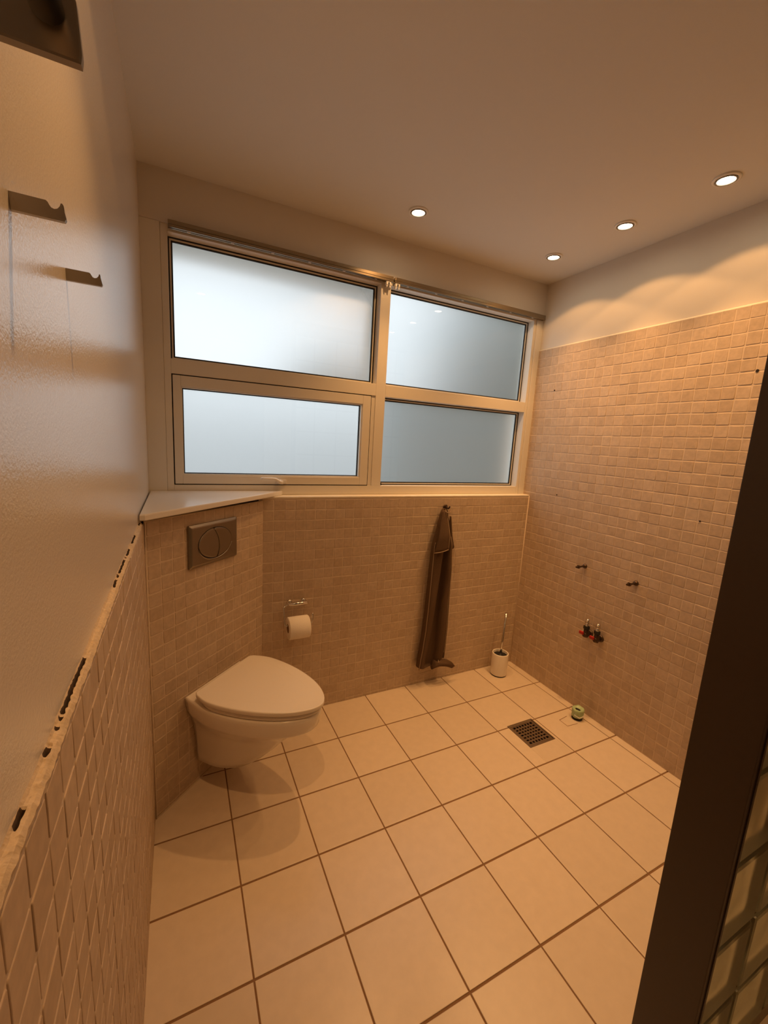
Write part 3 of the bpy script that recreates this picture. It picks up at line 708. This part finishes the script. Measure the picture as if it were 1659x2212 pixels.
# ================================================================== FLOOR DRAIN
dr = empty('floor_drain', ((DX0+DX1)/2, (DY0+DY1)/2, 0)); tag(dr, 'square steel drain grate set in the floor tiles', 'floor drain')
hx, hy = (DX1-DX0)/2, (DY1-DY0)/2
m = MB(); ringf = lambda w, i, z0, z1, mi=0: [m.box(-hx+i, -hx+i+w, -hy+i, hy-i, z0, z1, mi), m.box(hx-i-w, hx-i, -hy+i, hy-i, z0, z1, mi),
                                             m.box(-hx+i+w, hx-i-w, -hy+i, -hy+i+w, z0, z1, mi), m.box(-hx+i+w, hx-i-w, hy-i-w, hy-i, z0, z1, mi)]
ringf(0.006, 0.0, -0.012, 0.0008); m.build('frame', M_STEEL, dr)
m = MB(); ringf(0.0120, 0.0075, -0.006, -0.0006)
q = hx - 0.0195; NB = 7
cell = 2*q/NB
for k in range(1, NB):
    x = -q + cell*k; m.box(x-0.0035, x+0.0035, -q, q, -0.005, -0.0008)
    m.box(-q, q, x-0.0045, x+0.0045, -0.005, -0.0009)
m.build('grate', M_STEEL, dr)
m = MB(); m.box(-hx-0.01, hx+0.01, -hy-0.01, hy+0.01, -0.07, -0.06)
for b4 in ((-hx-0.01, -hx, -hy-0.01, hy+0.01), (hx, hx+0.01, -hy-0.01, hy+0.01), (-hx, hx, -hy-0.01, -hy), (-hx, hx, hy, hy+0.01)): m.box(*b4, -0.06, -0.003)
m.build('pit', M_PIT, dr)

# ================================================================== CAPPED WASTE PIPE by the right wall
gp_ = empty('waste_pipe', (1.968, -0.585, 0.0)); tag(gp_, 'waste pipe stub wrapped in pale green plastic near the drain', 'pipe')
m = MB(); m.lathe([(0.026, -0.001), (0.026, 0.020), (0.022, 0.024), (0.022, 0.050)], n=28); m.build('pipe', M_DARKGAP, gp_)
m = MB(); rnd = random.Random(4); rings = []
for (z, r) in ((0.012, 0.0255), (0.016, 0.029), (0.024, 0.0285), (0.034, 0.0300), (0.044, 0.0295), (0.054, 0.031), (0.060, 0.027), (0.056, 0.020), (0.050, 0.012)):
    rings.append([((r + 0.0022*noise.noise(Vector((math.cos(a)*2.5, math.sin(a)*2.5, z*90))))*math.cos(a), (r + 0.0022*noise.noise(Vector((math.cos(a)*2.5+5, math.sin(a)*2.5, z*90))))*math.sin(a),
                   z + 0.005*noise.noise(Vector((math.cos(a)*1.6, math.sin(a)*1.6, 7)))) for a in [2*PI*k/36 for k in range(36)]])
m.loft(rings, 0, False, True); m.build('plastic_wrap', M_GREEN, gp_)
m = MB(); m.tube([(-0.030, -0.004, 0.030), (-0.018, -0.026, 0.022), (0.004, -0.032, 0.028), (0.022, -0.022, 0.038)], 0.0025, 8); tag(m.build('tie_strip', M_WHITEP, gp_), 'pale twisted strip')

# ================================================================== BOLTS AND VALVES in the right wall
def hanger_bolt(y, z, label):
    e = empty('hanger_bolt', (XR, y, z)); tag(e, label, 'bolt', 'bolts left in the right wall')
    m = MB(); m.lathe([(0.0125, 0.0), (0.0125, -0.003), (0.0095, -0.010), (0.0050, -0.012)], n=18, axis='x'); m.build('wall_plug', M_BOLT, e)
    m = MB(); prof = []
    for k in range(40): prof.append((0.0042 if k % 2 else 0.0050, -0.010 - 0.060*k/39))
    m.lathe(prof, n=14, axis='x'); m.build('rod', M_BOLT, e)
    m = MB(); hexr = lambda x, r: [(x, r*math.cos(PI/3*k), r*math.sin(PI/3*k)) for k in range(6)]
    m.loft([hexr(-0.046, 0.0095), hexr(-0.056, 0.0095)], smooth=False); m.build('nut', M_BOLT, e)
    return e
hanger_bolt(-0.450, 0.792, 'dark bolt sticking out of the right wall, farther from the viewer')
hanger_bolt(-0.730, 0.792, 'dark bolt sticking out of the right wall, nearer the viewer')

def stop_valve(y, z, label):
    e = empty('stop_valve', (XR, y, z)); tag(e, label, 'valve', 'pair of stop valves on the right wall')
    m = MB(); m.lathe([(0.019, 0.0), (0.019, -0.004), (0.014, -0.010)], n=26, axis='x'); tag(m.build('wall_rosette', M_BOLT, e), 'dark rosette')
    m = MB(); m.lathe([(0.0125, -0.006), (0.0125, -0.046), (0.010, -0.050)], n=20, axis='x')
    m.lathe([(0.0125, -0.014), (0.015, -0.006), (0.015, 0.010), (0.0115, 0.016), (0.0115, 0.032)], (-0.034, 0, 0), 20); m.build('body', M_BOLT, e)
    m = MB(); hexz = lambda zz, r: [(-0.034 + r*math.cos(PI/3*k), r*math.sin(PI/3*k), zz) for k in range(6)]
    m.loft([hexz(0.030, 0.0155), hexz(0.046, 0.0155)], smooth=False); tag(m.build('nut', M_GASK, e), 'black union nut')
    m = MB(); m.lathe([(0.0118, 0.046), (0.0118, 0.056), (0.009, 0.058), (0.009, 0.062), (0.0105, 0.063), (0.0105, 0.068), (0.0085, 0.070), (0.0085, 0.074), (0.010, 0.075), (0.010, 0.081), (0.006, 0.081), (0.006, 0.07)], (-0.034, 0, 0), 22)
    m.build('outlet', M_CHROME, e)
    m = MB(); m.tube([(-0.044, 0.006, 0.008), (-0.056, 0.008, 0.010)], 0.006, 12); m.box(-0.064, -0.054, -0.004, 0.020, 0.002, 0.018, 0, 0.003); tag(m.build('lever', M_RED, e), 'red lever')
    return e
v1 = stop_valve(-0.535, 0.447, 'stop valve with red lever, left of the pair and nearer the window')
v2 = dup(v1, (XR, -0.597, 0.447)); v2['label'] = 'stop valve with red lever, right of the pair and nearer the viewer'

# ================================================================== HOOKS AND TOWEL BAR on the left wall
def wall_hook(y, z, label):
    e = empty('wall_hook', (XLP, y, z)); tag(e, label, 'hook', 'chrome hooks on the left wall')
    o0 = -XLP
    P = [(0.0, 0.013), (0.0, 0.0), (o0+0.0265, 0.0), (o0+0.0275, 0.002), (o0+0.0262, 0.0085), (o0+0.0258, 0.0128), (o0+0.0247, 0.0131), (o0+0.0238, 0.0105), (o0+0.0222, 0.0085),
         (o0+0.0202, 0.0077), (o0+0.0182, 0.0083), (o0+0.0170, 0.0100), (o0+0.0162, 0.0118), (o0+0.0150, 0.0128)]
    m = MB(); rg = lambda y_, i: [(p[0], y_, p[1]) for p in P]
    m.loft([rg(-0.0022, 0), rg(0.0022, 0)], smooth=False); m.build('body', M_HOOK, e)
    return e
h1 = wall_hook(-1.428, 1.5488, 'chrome notched hook on the left wall, nearer the viewer')
h2 = dup(h1, (XLP, -1.244, 1.5522)); h2['label'] = 'chrome notched hook on the left wall, nearer the window'
bars_ = empty('towel_bar', (XLP, -1.612, 1.551)); tag(bars_, 'chrome towel bar with its square end bracket cropped by the top left corner', 'towel bar')
m = MB(); P = [(0.0, 0.0), (0.0770, 0.0), (0.0776, 0.004), (0.0764, 0.024), (0.0735, 0.030), (0.066, 0.0345), (0.0, 0.036)]
rg = lambda y_, i: [(p[0] - (i if p[0] > 0.05 else 0), y_, p[1] + (i if p[1] < 0.01 else -i)) for p in P]
m.loft([rg(-0.0045, 0.0008), rg(-0.0038, 0.0), rg(0.0005, 0.0)], smooth=False); m.build('end_bracket', M_SATIN, bars_)
m = MB(); m.tube([(0.0655, -0.0035, 0.0170), (0.0655, -0.34, 0.0170)], 0.0066, 28); m.build('bar', M_CHROME, bars_)
